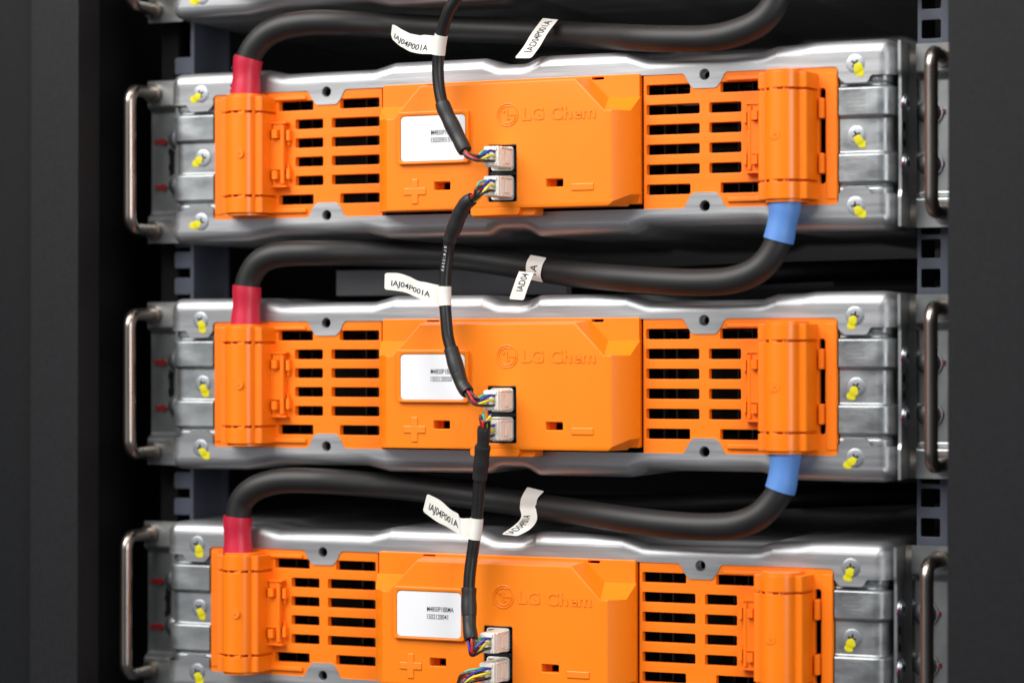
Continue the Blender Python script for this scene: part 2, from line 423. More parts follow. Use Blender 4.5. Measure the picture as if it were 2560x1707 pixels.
# --- central front cover
def front_cover():
    mb = MB()
    plate(mb, rrect(-78.2, 78.6, -34.0, 37.6, .8), [rrect(-50, -42.5, 35.2, 36.6, .2), rrect(50.5, 57.5, 35.2, 36.6, .2)], 2.0, -3, .4)
    F = [(-68.5, -35.2), (66.0, -35.2), (68.5, -33.0), (68.5, 16.8), (64, 16.8), (47, 34.5), (-47, 34.5), (-64, 16.8), (-68.5, 16.8)]
    Mi = [(-76.3, -35.2), (69.5, -35.2), (76.3, -29.0), (76.3, 16.8), None, None, None, None, (-76.3, 16.8)]
    B = [(-79.4, -35.2), (71.5, -35.2), (79.2, -28.5), (79.2, 25.0), (60.4, 25.0), (49.3, 36.0), (-49.3, 36.0), (-60.4, 25.0), (-79.2, 25.0)]
    F = [Vector(a) for a in F]; B = [Vector(b) for b in B]
    holes = [rrect(-5.4, 11.8, -31.8, -0.2, 1.0), rrect(-38.4, -28.6, -24.2, -19.8, .6), rrect(29.6, 39.6, -24.2, -20.0, .6)]
    Fi = [Vector(p) for p in inset([tuple(a) for a in F], 1.0)]
    L0 = [V3(a.x, 18, a.y) for a in Fi]; L1 = [V3(a.x, 17.6, a.y) for a in F]
    L2 = []
    for i, (a, b) in enumerate(zip(F, B)):
        m = Mi[i]
        L2.append(V3(m[0], 10, m[1]) if m else V3((a.x+b.x)/2, 10, (a.y+b.y)/2))
    L3 = [V3(b.x, 2.0, b.y) for b in B]
    # bottom corner on the right is well rounded
    mb.loft([L0, L1, L2, L3])
    hl = []
    for h in holes:
        q = inset(h, -.5); Lq = [V3(a, 18, b) for a, b in q]; hl.append(Lq)
        mb.loft([Lq, [V3(a, 17.5, b) for a, b in h], [V3(a, 8 if h is holes[0] else 10, b) for a, b in h]])
    mb.fill([L0]+hl)
    # floor of the small slots and the clip tongue below
    mb.box(-39.5, -36.0, 8, 10.2, -25, -19); mb.box(28.6, 32.5, 8, 10.2, -25, -19)
    plate(mb, fillet([(-17.5, -34), (-17.0, -39.9), (21.6, -39.4), (21.8, -34)], 2.0), [], 14.5, 3, .6)
    plate(mb, fillet([(-16.5, -34.5), (-16.2, -39.4), (12.5, -39.2), (14.5, -34.5)], 1.6), [], 17.7, 7, .6)
    # raised frame of the label
    plate(mb, rrect(-60.4, -16.2, -9.6, 20.2, 2.0), [rrect(-58.2, -18.4, -8.0, 17.6, 2.4)], 20.2, 17.9, .7)
    return mb
G['front'] = mesh_of('front_cover', front_cover(), M['orangef'], smooth=30)
def recess_mb():
    mb = MB()
    mb.box(-5.8, 12.2, 7, 8.5, -32.2, 0.2)
    mb.box(-5.35, 11.75, 8.5, 16.5, -16.9, -15.0)
    mb.box(-5.35, -4.9, 8.5, 17.3, -31.7, -.3); mb.box(11.3, 11.75, 8.5, 17.3, -31.7, -.3)
    mb.box(-5.35, 11.75, 8.5, 17.3, -.75, -.3); mb.box(-5.35, 11.75, 8.5, 17.3, -31.75, -31.3)
    return mb
G['recess'] = mesh_of('connector_recess', recess_mb(), M['black'], smooth=0)
def slot_mb(x):
    mb = MB(); mb.box(x, x+9.5, 6, 7.6, -25.5, -18.5); return mb  # black block behind the slot, the dark of its depth put into colour
G['slot1'] = mesh_of('slot_dark_backing', slot_mb(-37.0), M['void'], smooth=0); G['slot2'] = mesh_of('slot_dark_backing', slot_mb(31.5), M['void'], smooth=0)
def socket_mb(zc):
    mb = MB()
    plate(mb, rrect(-4.6, 9.2, zc-6.9, zc+6.9, 2.2), [rrect(-3.2, 8.6, zc-5.7, zc+5.7, .8)], 16.6, 8.5, .7)
    mb.box(-2.5, 7.5, 15.2, 17.2, zc+5.75, zc+6.1); mb.box(-2.5, 7.5, 15.2, 17.2, zc-6.1, zc-5.75)
    return mb
G['sock1'] = mesh_of('connector_socket', socket_mb(-7.7), M['cream'], smooth=35)
G['sock2'] = mesh_of('connector_socket', socket_mb(-24.0), M['cream'], smooth=35)
def plus_mb():
    mb = MB(); a = 2.0
    cx, cz, h, w = -50.3, -24.7, 7.0, 6.9
    plate(mb, fillet([(cx-a, cz-h), (cx+a, cz-h), (cx+a, cz-a), (cx+w, cz-a), (cx+w, cz+a), (cx+a, cz+a), (cx+a, cz+h), (cx-a, cz+h), (cx-a, cz+a), (cx-w, cz+a), (cx-w, cz-a), (cx-a, cz-a)], .4, n=2), [], 18.6, 17.9, .35)
    return mb
def minus_mb():
    mb = MB(); plate(mb, rrect(44.6, 57.8, -26.6, -22.8, .4), [], 18.6, 17.9, .35); return mb
G['plus'] = mesh_of('plus_mark', plus_mb(), M['emboss'], smooth=30); G['minus'] = mesh_of('minus_mark', minus_mb(), M['emboss'], smooth=30)
def logo_mb():
    mb = MB(); cx, cz = 6.5, 16.3
    write(mb, 'LG', 15.4, 12.8, 7.1, 13.0, 18.0, .38, .03)
    write(mb, 'Chem', 32.0, 12.6, 7.3, 27.0, 18.0, .38, .03)
    def arc(r0, r1, a0, a1, n=40):
        A = [(cx+r1*math.cos(a0+(a1-a0)*k/n), cz+r1*math.sin(a0+(a1-a0)*k/n)) for k in range(n+1)]
        B_ = [(cx+r0*math.cos(a1+(a0-a1)*k/n), cz+r0*math.sin(a1+(a0-a1)*k/n)) for k in range(n+1)]
        plate(mb, A+B_, [], 18.4, 17.9, .18)
    arc(5.75, 6.5, 0, 2*math.pi*.9999, 60)        # outer ring
    arc(4.5, 5.15, math.radians(62), math.radians(360), 40)   # the open round letter
    mb.box(cx+.9, cx+5.15, 17.9, 18.4, cz-.35, cz+.35)
    mb.box(cx-.35, cx+.35, 17.9, 18.4, cz-2.6, cz+3.1); mb.box(cx+.35, cx+1.7, 17.9, 18.4, cz-2.6, cz-1.95)
    mb.cyl(V3(cx-2.3, 17.9, cz+1.9), (0, -1, 0), .75, .65, 12)
    return mb
G['logo'] = mesh_of('embossed_name', logo_mb(), M['emboss'], smooth=0)
# --- screws
def screw_mb(r=4.9, ang=.4):
    mb = MB(); mb.cyl(V3(0, -.2, 0), (0, -1, 0), r, .44, 28, .36)
    mb.cyl(V3(0, -.3, 0), (0, -1, 0), r*1.08, .35, 28)
    mb.cur = 1; c, s = math.cos(ang), math.sin(ang)
    for ux, uz in ((c, s), (-s, c)):
        L, w = 2.3, .5
        mb.add([V3(ux*a-uz*b, .63, uz*a+ux*b) for a, b in ((-L, -w), (L, -w), (L, w), (-L, w))], [(0, 1, 2, 3)])  # flat dark cross on the head, the recess shade put into its colour
    mb.cyl(V3(0, .3, 0), (0, -1, 0), .95, .32, 12)
    return mb
for i, a in enumerate((.1, .5, .9, 1.3)): G['screw%d' % i] = mesh_of('screw', screw_mb(4.9, a), [M['screw'], M['recess']], smooth=40)
RND = random.Random(11)
def dab_mb(path, r, hb):
    """dab of marker paint: blobs along path [(x,z)], the first ones on the screw head"""
    mb = MB()
    for k, (x, z) in enumerate(path):
        n = 20; rr = r*(.95, 1.12, 1.15, 1.2)[k % 4]*RND.uniform(.9, 1.12)
        def pt(q, t, dd):
            X = x+rr*q*(1+.13*math.sin(3*t+k*2.1)+.06*math.sin(5*t))*math.cos(t); Z = z+rr*q*(1+.13*math.sin(2*t+k))*math.sin(t)
            return V3(X, hb(math.hypot(X, Z))+dd, Z)
        L = [[pt(q, 2*math.pi*j/n, dd) for j in range(n)] for q, dd in ((1, -.15), (1, .05), (.85, .12), (.5, .15), (.02, .15))]
        mb.loft(L)
    return mb
# --- rack ears with their handles
def ear_mb(sg):
    mb = MB(); xs = [223.4+i*.8 for i in range(31)]; zs = [-49+i*.7 for i in range(141)]
    def dep(x, z):
        rec = (1-sm(30, 34, abs(z)))*sm(224, 229, x)
        lip = (1-sm(223.4, 227.5, x))*(2.0 if sg > 0 else 0)
        return -20-4.5*rec+lip
    mb.loft([[V3(x, dep(x, z), z) for x in xs] for z in zs], closed=False)
    mb.loft([[V3(x, dep(x, z)-2, z) for x in xs] for z in zs], closed=False)
    for x in (xs[0], xs[-1]): mb.loft([[V3(x, dep(x, z), z) for z in zs], [V3(x, dep(x, z)-2, z) for z in zs]], closed=False)
    for z in (zs[0], zs[-1]): mb.loft([[V3(x, dep(x, z), z) for x in xs], [V3(x, dep(x, z)-2, z) for x in xs]], closed=False)
    # flange lying along the side of the casing, with a waisted middle
    def edge(z): return (-0.6 if sg > 0 else -19)+(-1.2 if sg > 0 else 1)*(1-sm(30, 33, abs(z)))
    zz = [-49+i*1.0 for i in range(99)]
    A = [V3(223.0, edge(z), z) for z in zz]; Bq = [V3(224.6, edge(z), z) for z in zz]
    C = [V3(225.0-1.0*(1-sm(28, 34, abs(z))), -17.5 if sg > 0 else -20, z) for z in zz]; D = [V3(223.0, -40, z) for z in zz]
    mb.loft([D, A, Bq, C, [V3(228, -20.2, z) for z in zz]], closed=False)
    mb.cur = 1
    mb.box(231.5, 235.0, -24.6, -24.3, -8.5, 8.5)
    for z in (4.5, -4.5): mb.cyl(V3(224.3, -8, z), (1, 0, 0), 2.6, .2, 16)
    return mb
for sg, t in ((1, 'R'), (-1, 'L')):
    mb = ear_mb(sg)
    if sg < 0: mirror(mb)
    G['ear'+t] = mesh_of('rack_ear', mb, [M['ear'], M['void']], smooth=45)
    mb = MB(); x = 243.0*sg; zt, d1, d0, r = 41.5, 8.0, -19, 8
    pts = [V3(x, d0, -zt)]+[V3(x, d1-r+r*math.sin(a), -zt+r-r*math.cos(a)) for a in (math.pi/2*k/8 for k in range(9))]
    pts += [V3(x, d1-r+r*math.cos(a), zt-r+r*math.sin(a)) for a in (math.pi/2*k/8 for k in range(9))]+[V3(x, d0, zt)]
    mb.tube(pts, 3.7, 20)
    for s in (1, -1): mb.cyl(V3(x, d0-.5, zt*s), (0, -1, 0), 5.6, 2.5, 20)
    G['handle'+t] = mesh_of('handle', mb, M['handle'], smooth=45)
def pan_mb(r):
    mb = MB(); mb.cyl((0, 0, 0), (0, -1, 0), r*1.15, .8, 28); mb.cyl((0, 0, 0), (0, -1, 0), r, 1.6, 28, 3.0); return mb
G['pan'] = mesh_of('bolt', pan_mb(6.4), M['screw'], smooth=40)
def eyelet_mb(sg):
    mb = MB(); ax = (sg, 0, 0)
    for r0, h in ((5.6, 1.0), (4.4, 1.8)): mb.cyl((0, 0, 0), ax, r0, h, 24, .5)
    mb.cur = 1; mb.cyl((sg*2.3, 0, 0), ax, 1.9, .2, 16); return mb
G['eyeR'] = mesh_of('rivet', eyelet_mb(1), [M['screw'], M['recess']], smooth=40)
G['eyeL'] = mesh_of('rivet', eyelet_mb(-1), [M['screw'], M['recess']], smooth=40)

def label_mesh(l1, l2):
    mb = MB(); plate(mb, rrect(-58.1, -18.5, -7.9, 17.5, 2.3), [], 19.7, 18.0, .1); mb.cur = 1
    write(mb, l1, -39.4, 6.5, 2.8, 16.4, 19.76, 0, .010); write(mb, l2, -39.4, 2.3, 2.8, 13.0, 19.76, 0, .010)
    return mesh_of('label_sticker', mb, [M['label'], M['ink']], smooth=0)
def scuffs(zc, seed):
    mb = MB(); rnd = random.Random(seed); n = 11
    for k in range(n):
        z = zc-6+12*k/n+rnd.uniform(-.4, .4); x0 = 193.6+rnd.uniform(0, 1.6)+abs(k-n/2)*.12; x1 = 205.6-rnd.uniform(0, .5)
        pts = [(x0+(x1-x0)*q/8, z+.25*math.sin(q*1.3+k)+rnd.uniform(-.08, .08)) for q in range(9)]; w = rnd.uniform(.12, .3)
        mb.loft([[V3(a, -.44, b+w) for a, b in pts], [V3(a, -.44, b-w) for a, b in pts]], closed=False)
    return mb
G['scuff1'] = mesh_of('scuff_mark', scuffs(17.5, 3), M['smudge'], smooth=0)
G['scuff2'] = mesh_of('scuff_mark', scuffs(-17.5, 5), M['smudge'], smooth=0)

MODG = 'battery modules stacked in the rack'
def mod_xf(m):
    dx, dz, rt = {0: (0.7, 0.1, .0042), 1: (0.6626, 0.0965, .0041826), 2: (0.6958, -0.2142, .0042479), 3: (-1.3584, 0.1178, .0012447)}[m]
    return (dx, 0, dz-133.35*(m-2)), -rt
def module(m, label, l1, l2, dl, dr):
    """dl, dr: direction in which the yellow paint dabs run, left and right"""
    loc, rot = mod_xf(m)
    t = thing('battery_module', label, 'battery module', MODG, loc, rot)
    ob('metal_casing', G['casing'], t); ob('end_plate', G['endL'], t)
    e = ob('end_plate', G['endR'], t, 'right end plate with dark rubbed streaks'); ob('scuff_mark', G['scuff1'], e); ob('scuff_mark', G['scuff2'], e)
    ob('cell_tray', G['inner'], t)
    ob('vent_panel', G['ventL'], t); ob('vent_panel', G['ventR'], t)
    for s in 'LR':
        c = ob('terminal_cover', G['tb'+s], t); ob('lid', G['tl'+s], c)
    f = ob('front_cover', G['front'], t)
    ob('embossed_name', G['logo'], f); ob('plus_mark', G['plus'], f); ob('minus_mark', G['minus'], f)
    ob('connector_recess', G['recess'], f); ob('slot_dark_backing', G['slot1'], f); ob('slot_dark_backing', G['slot2'], f); ob('connector_socket', G['sock1'], f); ob('connector_socket', G['sock2'], f)
    ob('label_sticker', label_mesh(l1, l2), f, 'white label with a two line serial number')
    k = 0
    for sx, dirs in ((-198.9, dl), (200.0, dr)):
        for z, dv in zip((37.7, 0, -37.7), dirs):
            base = 0.1 if z else -2.4
            sc = ob('screw', G['screw%d' % ((k*3+m) % 4)], t); sc.location = V3(sx, base, z)*S; k += 1
            hb = lambda r, b=base: (.24+.37*math.sqrt(max(0, 1-(r/4.95)**2)) if r < 4.9 else max(.02, .24-(r-4.9)*.5)+.02)
            d = Vector(dv).normalized(); n_ = Vector((-d.y, d.x))
            path = [tuple(d*a+n_*b) for a, b in ((2.2, RND.uniform(-.4, .4)), (3.4, RND.uniform(-.3, .3)), (5.6, RND.uniform(-.5, .5)))]
            build('paint_mark', dab_mb(path, 2.15, hb), M['yellowpaint'], sc)
    for s, sg in (('L', -1), ('R', 1)):
        ear = ob('rack_ear', G['ear'+s], t); ob('handle', G['handle'+s], ear)
        for z in (12.5, -15.0):
            b = ob('bolt', G['pan'], ear); b.location = V3(234.0*sg, -24, z)*S
            mb = MB(); q = random.Random(m*7+int(z)); mb.box(sg*238.6, sg*((244.0 if sg < 0 else 241.5)+q.uniform(0, 1.5)), -24.6, -23.4, z-1.2, z+1.4); mb.cyl(V3(sg*238.3, -23.9, z), (0, -1, 0), 2.1, .9, 14)
            build('paint_mark', mb, M['redpaint'], ear)
            if sg < 0: b.location = V3(-228.0, -24, z+1)*S; continue
            r = ob('rivet', G['eye'+s], ear); r.location = V3(224.6*sg, -7.5, z+3.5 if z > 0 else z-.5)*S
            mb = MB(); mb.cyl(V3(sg*224.7, -2.2, (z+2.4 if z > 0 else z-1.5)), (sg, 0, 0), 2.0, .45, 14)
            build('paint_mark', mb, M['magenta'], ear)
    return t
DL1 = [(-1, -.55), (-1, -.55), (-1, -.5)]; DR1 = [(.65, -1), (.5, -1), (.6, -.8)]
DL2 = [(.35, -1), (.3, -1), (.6, -.8)]; DR2 = [(-.4, -1), (-.5, -1), (-.9, -.8)]
DL3 = [(.35, -1), (.35, -1), (.4, -1)]; DR3 = [(-.25, -1), (-.35, -1), (-.3, -1)]
module(0, 'battery module at the very top with only its lower metal rim showing', 'M4850P1BBMA', '1502090142', DL1, DR1)
module(1, 'orange fronted battery module whose white label reads 1502090159, above two more', 'M4850P1BBMA', '1502090159', DL1, DR1)
module(2, 'orange fronted battery module whose white label reads 1502120050, in the middle', 'M4850P1BBMA', '1502120050', DL2, DR2)
module(3, 'lowest orange fronted battery module, its white label reading 1502120041 fully uncovered', 'M4850P1BBMA', '1502120041', DL3, DR3)

# ------------------------------------------------------------------ measured points: photograph pixel + distance in front of the module faces -> place in the rack
def P(x, y, d):
    v = CF+CR*((x-1280)/F_PX)-CU*((y-853.5)/F_PX); t = (-d-CAM.y)/v.y
    return CAM+v*t
def spline(pts, step=2.0):
    """Catmull-Rom through pts, resampled"""
    p = [Vector(q) for q in pts]; p = [p[0]*2-p[1]]+p+[p[-1]*2-p[-2]]; out = []
    for i in range(1, len(p)-2):
        a, b, c, d = p[i-1:i+3]; n = max(2, int((c-b).length/step))
        # centripetal knots
        t0 = 0; t1 = t0+max(1e-4, (b-a).length**.5); t2 = t1+max(1e-4, (c-b).length**.5); t3 = t2+max(1e-4, (d-c).length**.5)
        for k in range(n):
            t = t1+(t2-t1)*k/n
            A1 = a*((t1-t)/(t1-t0))+b*((t-t0)/(t1-t0)); A2 = b*((t2-t)/(t2-t1))+c*((t-t1)/(t2-t1)); A3 = c*((t3-t)/(t3-t2))+d*((t-t2)/(t3-t2))
            B1 = A1*((t2-t)/(t2-t0))+A2*((t-t0)/(t2-t0)); B2 = A2*((t3-t)/(t3-t1))+A3*((t-t1)/(t3-t1))
            out.append(B1*((t2-t)/(t2-t1))+B2*((t-t1)/(t2-t1)))
    out.append(p[-2]); return out
def nearest(pts, q): return min(range(len(pts)), key=lambda i: (pts[i]-q).length)

def ribbon(name, parent, cen, wid, txt, t0, t1, hfrac=.42, voff=0.0, label=None, flip=False, thick=.12, round_end=True):
    """paper tag: cen = centre points, wid = full width vectors at those points (world); the writing runs t0..t1 along it"""
    n = 60; c = spline(cen, 0.4); w = spline(wid, 0.05)
    # resample both to n by index fraction of arclength
    def resamp(a, key):
        L = [0.0]
        for i in range(1, len(a)): L.append(L[-1]+(a[i]-a[i-1]).length)
        return a, L
    L = [0.0]
    for i in range(1, len(c)): L.append(L[-1]+(c[i]-c[i-1]).length)
    tot = L[-1]
    # fractions of the control points on the arclength
    fr = [L[nearest(c, Vector(q))]/tot for q in cen]
    def C(t):
        s = t*tot; i = 0
        lo, hi = 0, len(L)-1
        while hi-lo > 1:
            mid = (lo+hi)//2
            if L[mid] <= s: lo = mid
            else: hi = mid
        f = (s-L[lo])/max(1e-9, L[hi]-L[lo]); return c[lo].lerp(c[hi], f)
    def Wd(t):
        for i in range(len(fr)-1):
            if t <= fr[i+1] or i == len(fr)-2:
                f = (t-fr[i])/max(1e-9, fr[i+1]-fr[i]); f = max(0, min(1, f)); return Vector(wid[i]).lerp(Vector(wid[i+1]), f*f*(3-2*f))
    def N(t):
        e = .01; T = (C(min(1, t+e))-C(max(0, t-e))).normalized(); nn = T.cross(Wd(t)).normalized()
        return nn if nn.dot(CAM-C(t)) > 0 else -nn
    # keep the normal continuous
    nrm = []; last = None
    for k in range(n+1):
        t = k/n; e = .01; T = (C(min(1, t+e))-C(max(0, t-e))).normalized(); q = T.cross(Wd(t)).normalized()
        if last is None: q = q if q.dot(CAM-C(t)) > 0 else -q
        elif q.dot(last) < 0: q = -q
        nrm.append(q); last = q
    def Nn(t): k = min(n, max(0, int(round(t*n)))); return nrm[k]
    mb = MB(); A = []; B_ = []
    for k in range(n+1):
        t = k/n; h = .5
        if round_end and t > .955: h = .5-.09*((t-.955)/.045)**2
        A.append(C(t)+Wd(t)*h); B_.append(C(t)-Wd(t)*h)
    sh = [q*thick for q in nrm]
    mb.loft([A, B_, [b-s for b, s in zip(B_, sh)], [a-s for a, s in zip(A, sh)], A], closed=False)
    mb.add([A[-1], B_[-1], B_[-1]-sh[-1], A[-1]-sh[-1]], [(0, 1, 2, 3)])
    mb.cur = 1
    if txt:
        vs, fs = text_mesh(txt, 1.0, 1.0, offset=.014)
        sgn = -1 if flip else 1
        out = []
        for a, b in vs:
            t = t0+(t1-t0)*a; q = C(t)+Wd(t)*(sgn*((b-.5)*hfrac)+voff)+Nn(t)*.1
            out.append(q)
        mb.add(out, fs)
    return build(name, mb, [M['paper'], M['ink']], parent, label, smooth=60, merge=False)

# ------------------------------------------------------------------ power cables
RC = 7.4
def power_cable(label, px, tagspec, red_mark=False):
    """px: [(x, y, d)] photograph measurements of the centre line, from the red end to the blue end"""
    t = thing('power_cable', label, 'power cable', 'black power cables linking the modules', P(*px[0]))
    o0 = P(*px[0]); pts = [P(*q)-o0 for q in px]
    c = spline(pts, 2.0)
    L = [0]
    for i in range(1, len(c)): L.append(L[-1]+(c[i]-c[i-1]).length)
    mb = MB(); mb.tube(c, RC, 28); build('cable_jacket', mb, M['rubber'], t, smooth=60)
    def sleeve(name, a, b, m, r0, r1):
        idx = [i for i, l in enumerate(L) if a <= l <= b]
        pp = [c[i] for i in idx]; n = len(pp)
        rr = [r0+(r1-r0)*k/(n-1)-.55*math.sin(math.pi*min(1, k/(n-1)*1.15))+.10*math.sin(k*.9) for k in range(n)]
        mb = MB(); mb.tube(pp, rr, 28, caps=False)
        mb.tube([p for p in pp], [r-.55 for r in rr], 28, caps=False)
        for e in (0, -1):
            tt = (pp[1]-pp[0]).normalized() if e == 0 else (pp[-1]-pp[-2]).normalized()
            u = tt.orthogonal().normalized(); w = tt.cross(u)
            ring = lambda r: [pp[e]+(u*math.cos(q)+w*math.sin(q))*r for q in (2*math.pi*k/28 for k in range(28))]
            mb.loft([ring(rr[e]), ring(rr[e]-.55)])
        return build(name, mb, m, t, smooth=50, merge=False)
    sleeve('red_sleeve', 0, tagspec['red'], M['red'], 8.9, 8.4)
    if red_mark:
        mb = MB()
        for k, f in enumerate((.08, .2, .26, .55, .62, .7, .9)):
            i = int(f*24.5/L[-1]*len(c)) ; i = nearest(c, c[0]+(c[1]-c[0]).normalized()*f*24)
            p = c[i]; vw = Vector((-.80, -.60, 0)); mb.box(p.x+vw.x*8.75-.3, p.x+vw.x*8.75+.5, -(p.y+vw.y*8.75)-.4, -(p.y+vw.y*8.75)+.4, p.z-.35-.5*(k % 2), p.z+.5)
        build('printed_mark', mb, M['ink'], t, smooth=0)
    if tagspec.get('blue'): sleeve('blue_sleeve', L[-1]-tagspec['blue'], L[-1], M['blue'], 8.3, 8.7)
    cen = [P(*q[0])-o0 for q in tagspec['tag']]; wid = [P(*q[1])-P(*q[2]) for q in tagspec['tag']]
    ribbon('cable_tag', t, cen, wid, tagspec['txt'], *tagspec['span'], hfrac=tagspec.get('h', .36), voff=tagspec.get('v', 0), flip=tagspec.get('flip', False), label='white paper tag with printed cable number')
    if tagspec.get('tag2'):
        cen = [P(*q[0])-o0 for q in tagspec['tag2']]; wid = [P(*q[1])-P(*q[2]) for q in tagspec['tag2']]
        ribbon('cable_tag', t, cen, wid, tagspec['txt2'], *tagspec['span2'], hfrac=.42, flip=True, round_end=False)
    return t
def tg(x, y, d, w, ang):                          # centre, width in px, direction (deg, image) of the width vector
    a = math.radians(ang); dx, dy = math.cos(a)*w/2, -math.sin(a)*w/2
    return ((x, y, d), (x+dx, y+dy, d), (x-dx, y-dy, d))
power_cable('topmost thick black cable, ending in a red sleeve with printed dots',
    [(613, 240, 9.5), (615, 215, 9.5), (617, 180, 9.5), (622, 145, 9.5), (641, 112, 9.5), (666, 88, 9), (705, 69, 8), (774, 58, 5), (850, 58, 0), (960, 65, -14), (1100, 72, -24), (1250, 78, -27), (1380, 84, -22), (1500, 91, -9), (1605, 96, 4), (1691, 98, 9), (1778, 96, 11), (1842, 82, 11), (1900, 55, 10), (1937, 12, 9.5), (1952, -40, 9.5), (1956, -90, 9.5)],
    dict(red=22.5, blue=12, txt='IAD04P001A', span=(.86, .05), h=.46, flip=True,
         tag=[tg(1376, 48, -10, 38, -6), tg(1350, 82, -3, 40, 0), tg(1327, 120, 5, 40, 0), tg(1307, 146, 6, 42, 0)]), red_mark=True)
power_cable('thick black cable running from the top blue sleeve to the middle red sleeve',
    [(614, 812, 9.5), (615, 785, 9.5), (617, 750, 9.5), (618, 715, 9.5), (626, 688, 9.5), (647, 658, 9.5), (682, 640, 9), (730, 634, 7), (800, 633, 3), (900, 633, -9), (1000, 636, -20), (1147, 643, -28), (1250, 657, -27), (1345, 672, -20), (1450, 687, -7), (1580, 698, 4), (1675, 704, 9), (1752, 706, 11), (1825, 701, 11), (1882, 682, 11), (1918, 652, 10), (1943, 611, 9.5), (1954, 565, 9.5), (1961, 525, 9.5), (1963, 498, 9.5)],
    dict(red=24, blue=24.5, txt='IAD04', span=(.70, .06), h=.46, flip=True,
         tag=[tg(1316, 680, 2, 37, -6), tg(1308, 700, 4, 37, -6), tg(1300, 722, 5, 36, -6), tg(1291, 749, 6, 36, -4)],
         tag2=[tg(1346, 641, -12, 40, -10), tg(1336, 660, -9, 40, -14), tg(1333, 684, -9, 38, -16), tg(1339, 702, -12, 36, -12)], txt2='1A', span2=(.72, .36)))
power_cable('thick black cable running from the lower blue sleeve to the lowest red sleeve',
    [(595, 1386, 9.5), (595, 1360, 9.5), (594, 1325, 9.5), (595, 1290, 9.5), (604, 1252, 9.5), (632, 1224, 9.5), (674, 1207, 8.5), (716, 1201, 7), (803, 1202, 3), (908, 1209, -8), (1000, 1217, -18), (1147, 1236, -26), (1250, 1250, -25), (1330, 1262, -18), (1450, 1281, -6), (1580, 1300, 5), (1667, 1310, 9), (1772, 1316, 11), (1841, 1311, 11), (1894, 1291, 11), (1930, 1257, 10), (1950, 1225, 9.5), (1960, 1175, 9.5), (1963, 1140, 9.5), (1964, 1118, 9.5)],
    dict(red=24, blue=24.5, txt='IAD04P001A', span=(.97, .44), h=.46, flip=True, v=-.16,
         tag=[tg(1339, 1222, -10, 42, -14), tg(1323, 1246, -8, 40, -4), tg(1320, 1270, -8, 40, -2), tg(1323, 1292, -5, 40, -8), tg(1307, 1316, 5, 40, -14), tg(1274, 1337, 8, 42, -6)]))

# ------------------------------------------------------------------ signal cables
def plug_mb():
    """local: right wall at x=0, middle z=0"""
    mb = MB(); x0, x1, h = -8.6, 0.0, 5.6
    mb.box(x0, x1, 14, 33.5, -h, h); m2 = mb
    return mb
def plug_meshes():
    mb = MB(); mb.box(-8.6, 0, 12, 35.2, -5.6, 5.6)
    body = mesh_of('plug', mb, M['cream'], smooth=40, bevel=.7)
    mb = MB()                                     # rear face with wire cells, locking latch on the right wall
    mb.box(0.0, 1.0, 17, 33, 4.6, 5.5); mb.box(0.0, 1.0, 17, 33, -5.5, -4.6); mb.box(0, 1.0, 17, 18.6, -4.6, 4.6)
    mb.box(0, 1.3, 21, 27.5, -3.4, 3.4); mb.box(0, .5, 28.5, 33, -4.4, 4.4)
    mb.box(-8.4, -1.0, 35.2, 36.2, 3.3, 5.2); mb.box(-8.4, -1.0, 35.2, 36.2, -5.2, -3.3)
    latch = mesh_of('latch', mb, M['cream'], smooth=40, bevel=.25)
    mb = MB()
    for x in (-6.4, -2.6):
        for z in (-2.6, 0, 2.6): mb.box(x-1.0, x+1.0, 35.15, 35.28, z-1.0, z+1.0)
    cell = mesh_of('wire_cell', mb, M['cell2'], smooth=0)
    return body, latch, cell
PB, PLT, PC = plug_meshes()
def plug(parent, o0, m, zc):
    loc, rot = mod_xf(m); q = Matrix.Rotation(rot, 3, 'Y') @ Vector((8.6, 0, zc)) + Vector(loc)
    b = ob('plug', PB, parent); b.location = (q-o0)*S; b.rotation_euler = (0, rot, 0)
    ob('latch', PLT, b); ob('wire_cell', PC, b)
    return q
CELLS = [(-2.6, 2.6, 'w_blue'), (-2.6, 0, 'w_yellow'), (-2.6, -2.8, 'w_black'), (-6.4, 2.6, 'w_green'), (-6.4, 0, 'w_brown'), (-6.4, -2.7, 'w_red')]
def wires(parent, q, o0, end, tdir, bulge, order=None):
    """six wires from the plug's rear face to the end of the cable; end and tdir in world mm"""
    side = tdir.cross(Vector((0, -1, 0))).normalized()
    up = tdir.cross(side)
    k = 0
    for i, (cx, cz, mn) in enumerate(CELLS):
        a = q+V3(cx, 34.5, cz); a1 = a+V3(-1.0, 4.5+(.8 if cx > -4 else 0), 0)
        an = math.radians((order or [60, 20, -60, 120, 180, -120])[i]); off = side*math.cos(an)*1.7+up*math.sin(an)*1.7
        e = end+off; e0 = e-tdir*3; e1 = e+tdir*3.0
        mid = (a1+e1)/2+Vector(bulge)*(1+.12*math.sin(i*2.3))+off*.8
        mb = MB(); mb.tube([p-o0 for p in spline([a, a1, mid, e1, e0], .8)], .78, 10)
        build('wire', mb, M[mn], parent, label='%s wire' % mn[2:])
SIGG = 'thin black signal cables hanging in front of the modules'
